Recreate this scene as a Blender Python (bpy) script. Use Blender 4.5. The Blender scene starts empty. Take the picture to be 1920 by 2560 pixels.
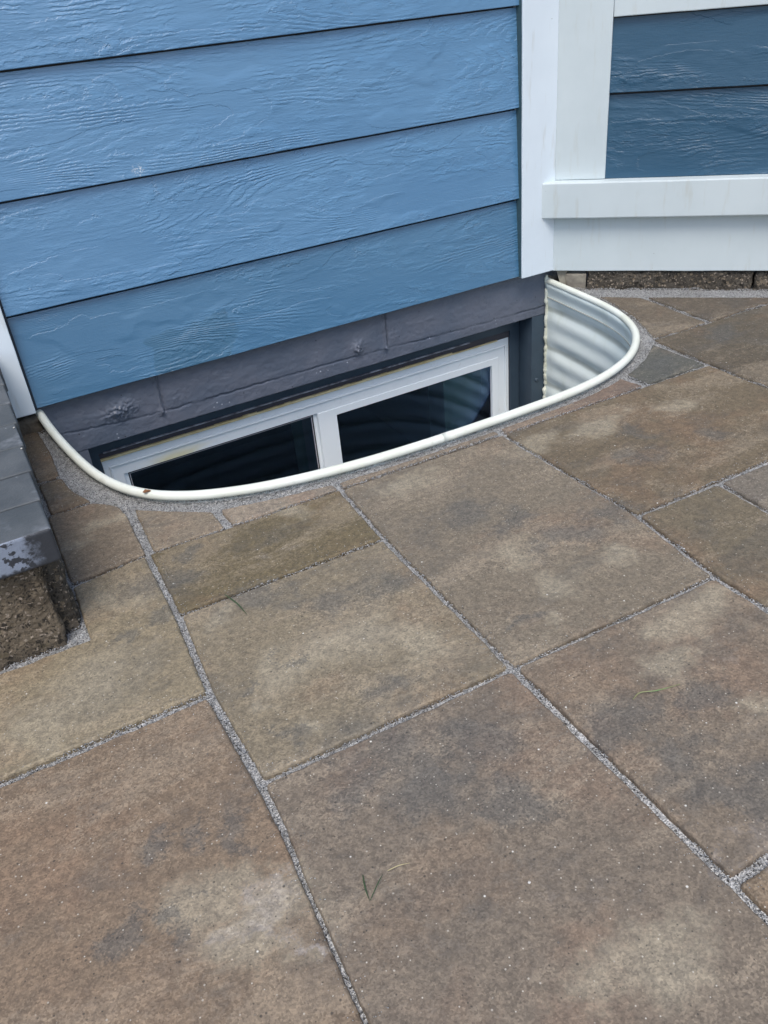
import bpy, bmesh, math, random
import numpy as np
from mathutils import Vector, Matrix, noise as mnoise
from mathutils.geometry import tessellate_polygon
random.seed(7); rng = np.random.default_rng(7)
S = bpy.context.scene
col = S.collection

# ------------------------------------------------------------------ camera
def Rz(a): return np.array([[math.cos(a), -math.sin(a), 0], [math.sin(a), math.cos(a), 0], [0, 0, 1]])
def Rx(b): return np.array([[1, 0, 0], [0, math.cos(b), -math.sin(b)], [0, math.sin(b), math.cos(b)]])
CR = Rz(-0.45325) @ Rx(1.003329) @ Rz(-0.101589)
CAM = np.array([-1.161899, -1.540275, 0.649138])
cd = bpy.data.cameras.new('camera'); cam = bpy.data.objects.new('camera', cd); col.objects.link(cam)
M4 = np.eye(4); M4[:3, :3] = CR; M4[:3, 3] = CAM
cam.matrix_world = Matrix(M4.tolist())
cd.sensor_fit = 'VERTICAL'; cd.sensor_height = 36.0; cd.sensor_width = 27.0
cd.lens = 2098.67 / 2560 * 36
cd.clip_start = 0.02; cd.clip_end = 500
S.camera = cam
S.render.resolution_x = 768; S.render.resolution_y = 1024

# ------------------------------------------------------------------ light
SUN_EL, SUN_AZ = math.radians(60), math.radians(212)    # azimuth measured from +Y towards +X
w = bpy.data.worlds.new('World'); S.world = w; w.use_nodes = True
nt = w.node_tree; nt.nodes.clear()
sky = nt.nodes.new('ShaderNodeTexSky'); sky.sky_type = 'NISHITA'; sky.sun_disc = False
sky.sun_elevation = SUN_EL; sky.sun_rotation = SUN_AZ
sky.air_density = 1.0; sky.dust_density = 2.4; sky.ozone_density = 1.0
bg = nt.nodes.new('ShaderNodeBackground'); bg.inputs[1].default_value = 0.13
wo = nt.nodes.new('ShaderNodeOutputWorld')
nt.links.new(sky.outputs[0], bg.inputs[0]); nt.links.new(bg.outputs[0], wo.inputs[0])
sd = bpy.data.lights.new('sun', 'SUN'); sun = bpy.data.objects.new('sun', sd); col.objects.link(sun)
sd.energy = 1.35; sd.angle = math.radians(28); sd.color = (1.0, 0.95, 0.88)
sv = Vector((math.sin(SUN_AZ) * math.cos(SUN_EL), math.cos(SUN_AZ) * math.cos(SUN_EL), math.sin(SUN_EL)))
sun.rotation_euler = sv.to_track_quat('Z', 'Y').to_euler()
S.view_settings.view_transform = 'Standard'; S.view_settings.look = 'None'
S.view_settings.gamma = 1.0; S.view_settings.exposure = 0.66

# ------------------------------------------------------------------ helpers
def link_obj(name, me, mat=None, parent=None, loc=None):
    o = bpy.data.objects.new(name, me); col.objects.link(o)
    if mat: me.materials.append(mat)
    if loc is not None:
        me.transform(Matrix.Translation(-Vector(loc))); o.location = loc
    if parent:
        o.parent = parent
        o.location = Vector(o.location) - Vector(parent.location)
    return o
def mesh(name, verts, faces, mat=None, parent=None, loc=None, smooth=False):
    me = bpy.data.meshes.new(name); me.from_pydata([tuple(v) for v in verts], [], faces); me.validate(); me.update()
    if smooth:
        me.polygons.foreach_set('use_smooth', [True] * len(me.polygons))
    return link_obj(name, me, mat, parent, loc)
def empty(name, loc, label, cat, group=None):
    o = bpy.data.objects.new(name, None); col.objects.link(o); o.location = loc
    o.empty_display_size = 0.05
    tag(o, label, cat, group); return o
def tag(o, label=None, cat=None, group=None, kind=None):
    if label: o['label'] = label
    if cat: o['category'] = cat
    if group: o['group'] = group
    if kind: o['kind'] = kind
    return o
def box_bm(bm, x0, x1, y0, y1, z0, z1, T=None):
    vs = [bm.verts.new(T(x, y, z) if T else (x, y, z)) for x in (x0, x1) for y in (y0, y1) for z in (z0, z1)]
    for f in ((0, 1, 3, 2), (4, 6, 7, 5), (0, 4, 5, 1), (2, 3, 7, 6), (0, 2, 6, 4), (1, 5, 7, 3)):
        bm.faces.new([vs[i] for i in f])
def bm_obj(name, bm, mat, parent=None, loc=None, bevel=0, smooth=False, seg=2):
    bmesh.ops.recalc_face_normals(bm, faces=bm.faces)
    if bevel:
        bmesh.ops.bevel(bm, geom=list(bm.edges), offset=bevel, segments=seg, profile=0.5, affect='EDGES')
    me = bpy.data.meshes.new(name); bm.to_mesh(me); bm.free()
    if smooth: me.polygons.foreach_set('use_smooth', [True] * len(me.polygons))
    return link_obj(name, me, mat, parent, loc)
def box(name, x0, x1, y0, y1, z0, z1, mat, parent=None, T=None, bevel=0):
    bm = bmesh.new(); box_bm(bm, x0, x1, y0, y1, z0, z1, T)
    return bm_obj(name, bm, mat, parent, None, bevel)
def fbm(x, y, z=0.0, o=3):
    return mnoise.fractal(Vector((x, y, z)), 1.0, 2.0, o)

# ---- node helpers
class NB:
    def __init__(s, name):
        s.m = bpy.data.materials.new(name); s.m.use_nodes = True; s.t = s.m.node_tree
        s.t.nodes.clear()
        s.out = s.t.nodes.new('ShaderNodeOutputMaterial'); s.b = s.t.nodes.new('ShaderNodeBsdfPrincipled')
        s.t.links.new(s.b.outputs[0], s.out.inputs[0])
        tc = s.t.nodes.new('ShaderNodeTexCoord'); s.obj = tc.outputs['Object']
        s.oi = s.t.nodes.new('ShaderNodeObjectInfo')
    def L(s, a, b): s.t.links.new(a, b)
    def put(s, sock, v):
        if hasattr(v, 'is_output') or isinstance(v, bpy.types.NodeSocket): s.L(v, sock)
        else:
            if isinstance(v, (tuple, list)) and len(v) == 3 and sock.type == 'RGBA': v = (*v, 1)
            sock.default_value = v
    def math(s, op, a, b=0.0, c=0.0, clamp=False):
        n = s.t.nodes.new('ShaderNodeMath'); n.operation = op; n.use_clamp = clamp
        s.put(n.inputs[0], a); s.put(n.inputs[1], b); s.put(n.inputs[2], c); return n.outputs[0]
    def vmath(s, op, a, b):
        n = s.t.nodes.new('ShaderNodeVectorMath'); n.operation = op
        s.put(n.inputs[0], a); s.put(n.inputs[1], b); return n.outputs[0]
    def rnd(s, vec=None, amt=40.0):
        c = s.t.nodes.new('ShaderNodeCombineXYZ')
        r = s.math('MULTIPLY', s.oi.outputs['Random'], amt)
        for i in range(3): s.L(r, c.inputs[i])
        return s.vmath('ADD', vec if vec is not None else s.obj, c.outputs[0])
    def scale(s, vec, sc): return s.vmath('MULTIPLY', vec, sc)
    def noise(s, vec, sc, det=2.0, rough=0.5, dist=0.0, colr=False):
        n = s.t.nodes.new('ShaderNodeTexNoise'); s.L(vec, n.inputs['Vector'])
        n.inputs['Scale'].default_value = sc; n.inputs['Detail'].default_value = det
        n.inputs['Roughness'].default_value = rough; n.inputs['Distortion'].default_value = dist
        return n.outputs['Color' if colr else 'Fac']
    def voro(s, vec, sc, feat='F1', out='Distance', rand=1.0):
        n = s.t.nodes.new('ShaderNodeTexVoronoi'); n.feature = feat; s.L(vec, n.inputs['Vector'])
        n.inputs['Scale'].default_value = sc; n.inputs['Randomness'].default_value = rand; return n.outputs[out]
    def ramp(s, v, a, b, c0=0.0, c1=1.0):
        n = s.t.nodes.new('ShaderNodeMapRange'); n.interpolation_type = 'SMOOTHSTEP'
        s.put(n.inputs[0], v)
        for i, q in enumerate((a, b, c0, c1)): n.inputs[i + 1].default_value = q
        return n.outputs[0]
    def mix(s, f, a, b, mode='MIX'):
        n = s.t.nodes.new('ShaderNodeMix'); n.data_type = 'RGBA'; n.blend_type = mode
        s.put(n.inputs[0], f); s.put(n.inputs[6], a); s.put(n.inputs[7], b); return n.outputs[2]
    def sep(s, vec):
        n = s.t.nodes.new('ShaderNodeSeparateXYZ'); s.L(vec, n.inputs[0]); return n.outputs
    def bump(s, h, dist=0.001, strength=1.0, nrm=None):
        n = s.t.nodes.new('ShaderNodeBump'); n.inputs['Distance'].default_value = dist
        n.inputs['Strength'].default_value = strength; s.L(h, n.inputs['Height'])
        if nrm is not None: s.L(nrm, n.inputs['Normal'])
        return n.outputs[0]
    def fin(s, color=None, rough=0.5, nrm=None, spec=0.5, metal=0.0):
        if color is not None: s.put(s.b.inputs['Base Color'], color)
        s.put(s.b.inputs['Roughness'], rough); s.b.inputs['Specular IOR Level'].default_value = spec
        s.b.inputs['Metallic'].default_value = metal
        if nrm is not None: s.L(nrm, s.b.inputs['Normal'])
        return s.m

# ------------------------------------------------------------------ materials
def siding_mat(name, c, c2, patch=False, spec=0.8):
    n = NB(name)
    v = n.rnd(None, 17.0)
    warp = n.noise(n.scale(v, (55, 55, 95)), 1.0, 4.0, 0.7)
    f1 = n.noise(n.scale(v, (1.3, 1.3, 8.5)), 1.0, 1.0, 0.4)
    ln = n.math('ADD', n.math('MULTIPLY', f1, 44.0), n.math('MULTIPLY', warp, 1.5))
    fr = n.math('FRACT', ln)
    saw = n.math('MULTIPLY', n.ramp(fr, 0.0, 0.25, 0.0, 1.0), n.ramp(fr, 0.40, 1.0, 1.0, 0.0))
    m1 = n.noise(n.scale(v, (4.0, 4.0, 11)), 1.0, 3.0, 0.6)
    m2 = n.noise(n.scale(v, (22, 22, 60)), 1.0, 3.0, 0.6)
    mk = n.math('MULTIPLY', n.ramp(m1, 0.40, 0.60, 0.05, 1.0), n.ramp(m2, 0.38, 0.60, 0.15, 1.0))
    saw = n.math('MULTIPLY', saw, mk)
    # sparse long cracks: little one-sided steps with ragged edges
    f2 = n.math('ADD', n.noise(n.scale(v, (2.6, 2.6, 13)), 1.0, 1.5, 0.5), n.math('MULTIPLY', n.math('SUBTRACT', warp, 0.5), 0.055))
    m3 = n.ramp(n.noise(n.scale(v, (6, 6, 12)), 1.0, 2.0), 0.46, 0.56, 0.0, 1.0)
    pl = n.math('ADD', n.ramp(f2, 0.440, 0.446, 0.0, 1.0), n.ramp(f2, 0.556, 0.562, 0.0, 1.0))
    pl = n.math('MULTIPLY', pl, m3)
    fine = n.noise(n.scale(v, (34, 34, 260)), 1.0, 4.0, 0.7)
    h = n.math('ADD', n.math('MULTIPLY', saw, 0.62), n.math('MULTIPLY', pl, 0.38))
    h = n.math('ADD', h, n.math('MULTIPLY', n.math('MULTIPLY', fine, n.ramp(m1, 0.35, 0.65, 0.3, 1.0)), 0.75))
    h = n.math('ADD', h, n.math('MULTIPLY', n.noise(n.scale(v, (6, 6, 24)), 1.0, 2.0), 0.35))
    nr = n.bump(h, 0.0014, 0.95)
    nr = n.bump(n.noise(v, 420.0, 2.0), 0.0003, 0.35, nr)
    tone = n.noise(n.scale(v, (3, 3, 9)), 1.0, 4.0, 0.6)
    cc = n.mix(n.ramp(tone, 0.3, 0.7), c, c2)
    cc = n.mix(n.ramp(saw, 0.0, 0.5, 0.14, 0.0), cc, (c[0] * .55, c[1] * .55, c[2] * .6))
    # pale dust caught in a few spots and small specks
    sp = n.voro(v, 70.0); sp2 = n.noise(v, 3.0, 2.0)
    spk = n.math('MULTIPLY', n.ramp(sp, 0.03, 0.07, 1.0, 0.0), n.ramp(sp2, 0.60, 0.68, 0.0, 0.6))
    cc = n.mix(spk, cc, (0.35, 0.45, 0.52))
    so = n.t.nodes.new('ShaderNodeVectorMath'); so.operation = 'DISTANCE'; n.L(n.obj, so.inputs[0]); so.inputs[1].default_value = (-0.809, 0.0, 0.405)
    cc = n.mix(n.math('MULTIPLY', n.ramp(so.outputs['Value'], 0.006, 0.014, 1.0, 0.0), n.ramp(n.noise(n.obj, 330.0, 3.0, 0.7), 0.52, 0.60, 0.0, 0.8)), cc, (0.55, 0.62, 0.68))
    if patch:
        x, y, z = n.sep(n.obj)
        wv = n.noise(n.scale(n.obj, (14, 1, 20)), 1.0, 3.0, 0.6)
        px = n.math('ADD', n.math('ABSOLUTE', n.math('ADD', x, 0.785)), n.math('MULTIPLY', wv, 0.11))
        a1 = n.ramp(px, 0.130, 0.136, 1.0, 0.0)
        pz = n.math('ADD', z, n.math('MULTIPLY', n.math('ADD', x, 0.785), -0.12))
        a2 = n.ramp(n.math('ADD', pz, n.math('MULTIPLY', wv, 0.06)), 0.150, 0.153, 1.0, 0.0)
        cc = n.mix(n.math('MULTIPLY', n.math('MULTIPLY', a1, a2), 0.55), cc, (0.035, 0.125, 0.21))
    n.b.inputs['Coat Weight'].default_value = 0.6 if spec > .6 else 0.15
    n.b.inputs['Coat Roughness'].default_value = 0.38; n.b.inputs['Coat IOR'].default_value = 1.7
    n.L(nr, n.b.inputs['Coat Normal'])
    return n.fin(cc, n.ramp(tone, 0.3, 0.7, 0.34, 0.44), nr, spec)


MAT = {}
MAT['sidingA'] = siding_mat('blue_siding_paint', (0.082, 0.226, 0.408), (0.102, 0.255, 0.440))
MAT['sidingA_patch'] = siding_mat('darker_blue_siding_paint_with_touch_up', (0.056, 0.175, 0.315), (0.072, 0.200, 0.345), True)  # lowest board: darker base all over, plus the touched-up patch
MAT['sidingB'] = siding_mat('blue_siding_paint_dimmed_b', (0.020, 0.080, 0.145), (0.028, 0.092, 0.160), False, 0.45)  # same paint as wall A, its dimmer light put into the colour

def trim_mat(name, c, c2):
    n = NB(name); v = n.rnd(None, 9.0)
    t = n.noise(v, 6.0, 4.0, 0.6)
    cc = n.mix(n.ramp(t, 0.35, 0.7), c, c2)
    # drips of dirt and little chips
    d = n.noise(n.scale(v, (60, 60, 9)), 1.0, 3.0, 0.6)
    cc = n.mix(n.ramp(d, 0.56, 0.78, 0.0, 0.34), cc, (0.42, 0.41, 0.33))
    ch = n.voro(v, 38.0); m = n.noise(v, 9.0, 1.0)
    cc = n.mix(n.math('MULTIPLY', n.ramp(ch, 0.02, 0.05, 1.0, 0.0), n.ramp(m, 0.5, 0.6, 0.0, 0.75)), cc, (0.16, 0.17, 0.15))
    h = n.math('ADD', n.noise(n.scale(v, (30, 30, 30)), 1.0, 4.0, 0.6), n.math('MULTIPLY', n.noise(n.scale(v, (260, 260, 14)), 1.0, 3.0, 0.6), 0.35))
    nr = n.bump(h, 0.0008, 0.25)
    nr = n.bump(n.noise(v, 300.0, 2.0), 0.0002, 0.25, nr)
    return n.fin(cc, 0.5, nr, 0.4)
MAT['trimA'] = trim_mat('white_trim_paint', (0.69, 0.77, 0.83), (0.65, 0.73, 0.79))
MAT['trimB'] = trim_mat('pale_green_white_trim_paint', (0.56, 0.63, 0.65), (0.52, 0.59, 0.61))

# stains and colour clouds of the cast pavers, at their measured places on the patio (x, y, radius)
CLOUD = {
'tan': [(-0.997, -0.720, 0.021), (-0.966, -0.849, 0.038), (-0.915, -0.838, 0.038), (-0.863, -0.844, 0.045), (-0.818, -0.886, 0.038), (-1.017, -0.891, 0.022), (-0.981, -0.954, 0.022), (-0.634, -0.580, 0.038), (-0.687, -0.573, 0.022), (-0.619, -0.814, 0.038), (-0.622, -0.885, 0.038), (-0.526, -0.894, 0.026), (-0.394, -0.599, 0.038), (-0.317, -0.620, 0.030), (-0.534, -1.034, 0.038), (-0.580, -1.153, 0.022), (-0.605, -1.069, 0.030), (-0.822, -0.552, 0.038), (-1.162, -0.743, 0.068), (-1.228, -0.766, 0.060), (-1.099, -0.593, 0.030), (-0.862, -1.303, 0.038), (-0.909, -1.294, 0.030), (-1.087, -1.108, 0.034), (-1.127, -1.068, 0.038), (-1.116, -1.137, 0.030), (-0.691, -0.963, 0.022), (-1.063, -0.389, 0.030), (-0.162, -0.637, 0.030), (-0.226, -0.585, 0.022), (-1.104, -0.419, 0.022)],
'dark': [(-0.942, -0.704, 0.038), (-0.887, -0.754, 0.038), (-0.816, -0.770, 0.038), (-0.885, -0.939, 0.026), (-0.853, -0.944, 0.022), (-0.948, -0.834, 0.011), (-1.010, -0.949, 0.022), (-0.623, -0.700, 0.038), (-0.573, -0.752, 0.030), (-0.541, -0.831, 0.038), (-0.460, -0.821, 0.030), (-0.308, -0.725, 0.038), (-0.266, -0.660, 0.030), (-0.184, -0.746, 0.038), (-1.035, -0.590, 0.038), (-1.085, -0.658, 0.022), (-1.126, -0.682, 0.015), (-0.978, -0.553, 0.022), (-0.930, -1.009, 0.053), (-0.915, -1.073, 0.038), (-0.975, -1.046, 0.030), (-0.850, -1.047, 0.038), (-0.866, -1.117, 0.030), (-1.209, -1.060, 0.022), (-1.153, -1.096, 0.015), (-1.150, -0.994, 0.015), (-1.086, -1.017, 0.022), (-1.151, -1.068, 0.015), (-0.710, -1.112, 0.038), (-0.695, -1.177, 0.038), (-0.686, -1.234, 0.038), (-0.626, -1.122, 0.030), (-0.036, -0.488, 0.038), (0.140, -0.458, 0.038), (-0.726, -0.939, 0.015), (-1.019, -0.840, 0.015)],
'rust': [(-0.543, -0.966, 0.007), (-0.939, -1.135, 0.030), (-1.057, -1.059, 0.022), (-1.264, -0.938, 0.045), (-1.276, -1.055, 0.053), (-1.270, -0.893, 0.038), (-0.483, -1.028, 0.038), (-0.714, -1.046, 0.045), (-0.940, -1.166, 0.038), (-0.365, -0.716, 0.030), (-0.261, -0.579, 0.015), (-0.222, -0.716, 0.015), (-0.947, -0.905, 0.022), (-1.087, -0.852, 0.022), (-1.013, -1.174, 0.045), (-0.751, -1.215, 0.022), (-1.210, -1.121, 0.045)],
'white': [(-1.093, -1.112, 0.018), (-1.097, -1.130, 0.013), (-0.753, -1.274, 0.012), (-1.089, -1.149, 0.008), (-1.093, -1.092, 0.016), (-0.709, -1.260, 0.020)],
}
def paver_mat():
    n = NB('paver_concrete'); v = n.rnd(None, 60.0)
    base = n.mix(1.0, n.oi.outputs['Color'], (1.10, 1.11, 1.09), 'MULTIPLY')
    gf = n.sep(n.voro(v, 560.0, out='Color'))[0]; gd = n.math('MULTIPLY', n.math('SUBTRACT', gf, 0.5), 0.10)
    gm = n.math('MULTIPLY', n.math('SUBTRACT', n.noise(v, 130.0, 4.0, 0.7), 0.5), 0.32)
    dth = n.math('ADD', gd, gm)
    # streaks run along x, clouds on top of them
    b1 = n.noise(n.scale(v, (4.5, 11, 4)), 1.0, 6.0, 0.62, 0.6); b1 = n.math('ADD', b1, n.math('MULTIPLY', dth, 0.6))
    b2 = n.noise(n.scale(v, (7, 12, 4)), 1.0, 7.0, 0.68, 0.4); b2 = n.math('ADD', b2, n.math('MULTIPLY', dth, 0.6))
    v2 = n.vmath('ADD', v, (3.7, 1.1, 8.2))
    b3 = n.noise(v2, 5.0, 6.0, 0.65, 0.3)
    b4 = n.noise(v2, 11.0, 5.0, 0.7, 0.5)
    dark = n.mix(0.5, base, (0.078, 0.078, 0.076))
    lite = n.mix(0.55, base, (0.33, 0.275, 0.205))
    warm = n.mix(0.5, base, (0.26, 0.150, 0.095))
    cc = n.mix(n.ramp(b3, 0.50, 0.66, 0.0, 0.45), base, warm)
    cc = n.mix(n.ramp(b1, 0.50, 0.62, 0.0, 0.60), cc, lite)
    cc = n.mix(n.ramp(b2, 0.52, 0.64, 0.0, 0.62), cc, dark)
    cc = n.mix(n.ramp(b4, 0.62, 0.80, 0.0, 0.25), cc, (0.36, 0.33, 0.31))
    geo = n.t.nodes.new('ShaderNodeNewGeometry'); P = geo.outputs['Position']
    wn = n.vmath('MULTIPLY', n.vmath('SUBTRACT', n.noise(P, 11.0, 7.0, 0.66, colr=True), (.5, .5, .5)), (.26, .15, 0.0))
    PW = n.vmath('MULTIPLY', n.vmath('ADD', P, wn), (1.0, 1.25, 0.0))
    dthr = n.math('MULTIPLY', dth, 0.10)
    def cloud(key):
        acc = None
        for x, y, r in CLOUD[key]:
            d = n.t.nodes.new('ShaderNodeVectorMath'); d.operation = 'DISTANCE'; n.L(PW, d.inputs[0]); d.inputs[1].default_value = (x, y * 1.25, 0)
            f = n.ramp(n.math('ADD', d.outputs['Value'], dthr), r * .35, r * 1.5, 1.0, 0.0)
            acc = f if acc is None else n.math('MAXIMUM', acc, f)
        return acc
    dk, tn, ru, wh = cloud('dark'), cloud('tan'), cloud('rust'), cloud('white')
    cc = n.mix(n.math('MULTIPLY', ru, 0.30), cc, (0.225, 0.158, 0.105))
    cc = n.mix(n.math('MULTIPLY', tn, 0.60), cc, (0.320, 0.283, 0.212))
    cc = n.mix(n.math('MULTIPLY', dk, 0.52), cc, (0.096, 0.098, 0.095))
    cc = n.mix(n.math('MULTIPLY', wh, n.ramp(b4, 0.35, 0.65, 0.0, 0.45)), cc, (0.48, 0.45, 0.44))
    # grain
    g = n.noise(v, 420.0, 3.0, 0.75)
    cc = n.mix(1.0, cc, n.mix(gf, (0.76, 0.76, 0.76), (1.25, 1.24, 1.22)), 'MULTIPLY')
    g2 = n.noise(v, 110.0, 3.0, 0.7)
    cc = n.mix(1.0, cc, n.mix(n.ramp(g2, 0.32, 0.68), (0.83, 0.83, 0.84), (1.17, 1.16, 1.14)), 'MULTIPLY')
    rc = n.voro(v, 300.0, out='Color'); rd = n.voro(v, 300.0)
    rr = n.sep(rc)
    wsp = n.math('MULTIPLY', n.ramp(rd, 0.12, 0.26, 1.0, 0.0), n.math('GREATER_THAN', rr[0], 0.945))
    cc = n.mix(n.math('MULTIPLY', wsp, 0.8), cc, (0.62, 0.58, 0.50))
    dsp = n.math('MULTIPLY', n.ramp(rd, 0.14, 0.30, 1.0, 0.0), n.math('GREATER_THAN', rr[1], 0.95))
    cc = n.mix(n.math('MULTIPLY', dsp, 0.7), cc, (0.03, 0.03, 0.028))
    qd = n.voro(v2, 190.0); qc = n.sep(n.voro(v2, 190.0, out='Color'))
    cc = n.mix(n.math('MULTIPLY', n.math('MULTIPLY', n.ramp(qd, 0.10, 0.22, 1.0, 0.0), n.math('GREATER_THAN', qc[0], 0.93)), 0.7), cc, (0.50, 0.46, 0.39))
    cc = n.mix(n.math('MULTIPLY', n.math('MULTIPLY', n.ramp(qd, 0.14, 0.28, 1.0, 0.0), n.math('GREATER_THAN', qc[1], 0.95)), 0.7), cc, (0.035, 0.033, 0.030))
    wc = n.voro(n.vmath('ADD', v, (5., 2., 1.)), 90.0); wcc = n.sep(n.voro(n.vmath('ADD', v, (5., 2., 1.)), 90.0, out='Color'))
    big = n.math('MULTIPLY', n.ramp(wc, 0.06, 0.13, 1.0, 0.0), n.math('GREATER_THAN', wcc[0], 0.97))
    cc = n.mix(big, cc, (0.68, 0.66, 0.60))
    h = n.math('ADD', n.math('MULTIPLY', gf, 0.45), n.math('MULTIPLY', g2, 0.55))
    nr = n.bump(h, 0.0014, 0.6)
    nr = n.bump(b2, 0.012, 0.35, nr)
    # shallow cleft ripples of the cast slate face
    rip = n.noise(n.scale(v, (5, 20, 4)), 1.0, 5.0, 0.6, 1.2)
    nr = n.bump(n.math('MULTIPLY', n.ramp(rip, 0.50, 0.60), n.ramp(b3, 0.50, 0.58)), 0.0012, 0.4, nr)
    return n.fin(cc, n.ramp(b2, 0.3, 0.7, 0.74, 0.56), nr, 0.42)
MAT['paver'] = paver_mat()

def sand_mat():
    n = NB('joint_sand_grains'); v = n.obj
    c = n.sep(n.voro(v, 620.0, out='Color')); d = n.voro(v, 620.0)
    t = n.noise(v, 14.0, 4.0, 0.6)
    cc = n.mix(n.ramp(c[0], 0.0, 1.0), (0.24, 0.245, 0.25), (0.62, 0.63, 0.63))
    cc = n.mix(n.math('GREATER_THAN', c[1], 0.89), cc, (0.08, 0.08, 0.08))
    cc = n.mix(n.math('GREATER_THAN', c[2], 0.92), cc, (0.72, 0.73, 0.73))
    cc = n.mix(n.ramp(t, 0.4, 0.7, 0.0, 0.25), cc, (0.20, 0.19, 0.17))
    return n.fin(cc, 0.85, n.bump(d, 0.0018, 0.9), 0.3)
MAT['sand'] = sand_mat()

def ground_mat():
    n = NB('packed_earth')
    t = n.noise(n.obj, 3.0, 8.0, 0.7); c = n.mix(t, (0.26, 0.25, 0.20), (0.38, 0.36, 0.30))  # unseen ground kept pale so it bounces light onto the walls
    return n.fin(c, 0.95, n.bump(n.noise(n.obj, 60.0, 4.0), 0.01, 0.6), 0.2)
MAT['ground'] = ground_mat()

def concrete_mat():
    n = NB('painted_foundation_concrete'); v = n.obj
    t = n.noise(v, 9.0, 6.0, 0.65)
    cc = n.mix(n.ramp(t, 0.35, 0.65), (0.094, 0.113, 0.152), (0.118, 0.130, 0.165))
    x, y, z = n.sep(v)
    t2 = n.noise(n.scale(v, (20, 20, 60)), 1.0, 3.0)
    cc = n.mix(n.ramp(n.math('ADD', z, n.math('MULTIPLY', t2, 0.04)), 0.035, 0.065, 0.0, 0.4), cc, (0.125, 0.108, 0.108))
    vv = n.voro(v, 75.0); vc = n.sep(n.voro(v, 75.0, out='Color'))
    cc = n.mix(n.math('MULTIPLY', n.ramp(vv, 0.07, 0.13, 1.0, 0.0), n.math('GREATER_THAN', vc[0], 0.86)), cc, (0.02, 0.02, 0.025))
    wv = n.voro(v, 120.0); wcol = n.sep(n.voro(v, 120.0, out='Color'))
    lowm = n.ramp(z, -0.045, -0.05, 0.0, 1.0)
    pat = n.ramp(n.noise(n.scale(v, (5, 1, 1)), 1.0, 2.0), 0.5, 0.6)
    ws = n.math('MULTIPLY', n.math('MULTIPLY', n.ramp(wv, 0.12, 0.24, 1.0, 0.0), n.math('GREATER_THAN', wcol[0], 0.55)), n.math('MULTIPLY', lowm, pat))
    cc = n.mix(ws, cc, (0.40, 0.42, 0.48))
    h = n.math('ADD', n.noise(v, 60.0, 5.0, 0.6), n.math('MULTIPLY', n.noise(v, 320.0, 2.0), 0.3))
    return n.fin(cc, 0.36, n.bump(h, 0.0024, 0.6), 0.5)
MAT['concrete'] = concrete_mat()

def simple(name, c, rough=0.5, c2=None, sc=8.0, bsc=80.0, bd=0.0005, bs=0.3, spec=0.5):
    n = NB(name); v = n.rnd(None, 5.0); t = n.noise(v, sc, 5.0, 0.6)
    cc = n.mix(n.ramp(t, 0.35, 0.65), c, c2 or tuple(q * 0.85 for q in c))
    return n.fin(cc, rough, n.bump(n.noise(v, bsc, 4.0), bd, bs), spec)
MAT['vinyl'] = simple('white_vinyl', (0.88, 0.93, 0.96), 0.3, (0.84, 0.90, 0.94), 5.0)
def stained_vinyl():
    n = NB('white_vinyl_with_yellow_stain'); v = n.obj
    x, y, z = n.sep(v); t = n.noise(v, 9.0, 5.0, 0.6)
    cc = n.mix(n.ramp(t, 0.35, 0.65), (0.88, 0.93, 0.96), (0.83, 0.89, 0.93))
    w_ = n.noise(n.scale(v, (14, 14, 60)), 1.0, 4.0, 0.65)
    sx = n.ramp(n.math('ADD', n.math('ABSOLUTE', n.math('ADD', x, 0.845)), n.math('MULTIPLY', w_, 0.08)), 0.045, 0.13, 1.0, 0.0)
    sz = n.ramp(n.math('ADD', z, n.math('MULTIPLY', w_, 0.012)), -0.168, -0.138, 1.0, 0.0)
    cc = n.mix(n.math('MULTIPLY', n.math('MULTIPLY', sx, sz), 0.75), cc, (0.80, 0.72, 0.38))
    d = n.noise(n.vmath('ADD', v, (3., 1., 2.)), 40.0, 5.0, 0.7)
    cc = n.mix(n.ramp(d, 0.58, 0.75, 0.0, 0.3), cc, (0.50, 0.50, 0.46))
    return n.fin(cc, 0.3, n.bump(d, 0.0004, 0.2), 0.5)
MAT['vinyl2'] = stained_vinyl()
MAT['buck'] = simple('dark_brown_painted_buck', (0.050, 0.048, 0.062), 0.5, (0.06, 0.054, 0.066), 20.0, 150.0, 0.001, 0.5)
MAT['jamb'] = simple('dark_slate_blue_jamb_paint', (0.046, 0.072, 0.100), 0.42, (0.038, 0.060, 0.086), 20.0, 120.0, 0.0006, 0.4)
MAT['crackline'] = simple('pale_split_line', (0.50, 0.50, 0.55), 0.6, (0.14, 0.13, 0.15), 45.0)
MAT['foam'] = simple('yellowed_sealant', (0.80, 0.68, 0.40), 0.6, (0.66, 0.52, 0.26), 25.0, 140.0, 0.001, 0.7)
MAT['gasket'] = simple('black_gasket', (0.008, 0.008, 0.012), 0.4)
MAT['bead'] = simple('pale_spacer_bead', (0.55, 0.53, 0.56), 0.4)
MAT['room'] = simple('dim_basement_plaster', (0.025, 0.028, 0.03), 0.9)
MAT['roomgreen'] = simple('green_grey_inner_jamb', (0.30, 0.44, 0.38), 0.8)
MAT['caulk'] = simple('cream_silicone', (0.78, 0.80, 0.70), 0.35, (0.62, 0.63, 0.50), 30.0, 90.0, 0.002, 0.6)
MAT['leaf'] = simple('dry_brown_leaf', (0.22, 0.10, 0.04), 0.7, (0.12, 0.05, 0.02), 60.0)
MAT['grass_green'] = simple('green_grass_blade', (0.050, 0.085, 0.035), 0.5)
MAT['grass_bright'] = simple('bright_green_grass_blade', (0.13, 0.25, 0.08), 0.5, (0.20, 0.20, 0.09), 40.0)
MAT['straw'] = simple('dry_straw', (0.36, 0.31, 0.17), 0.6)
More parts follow.
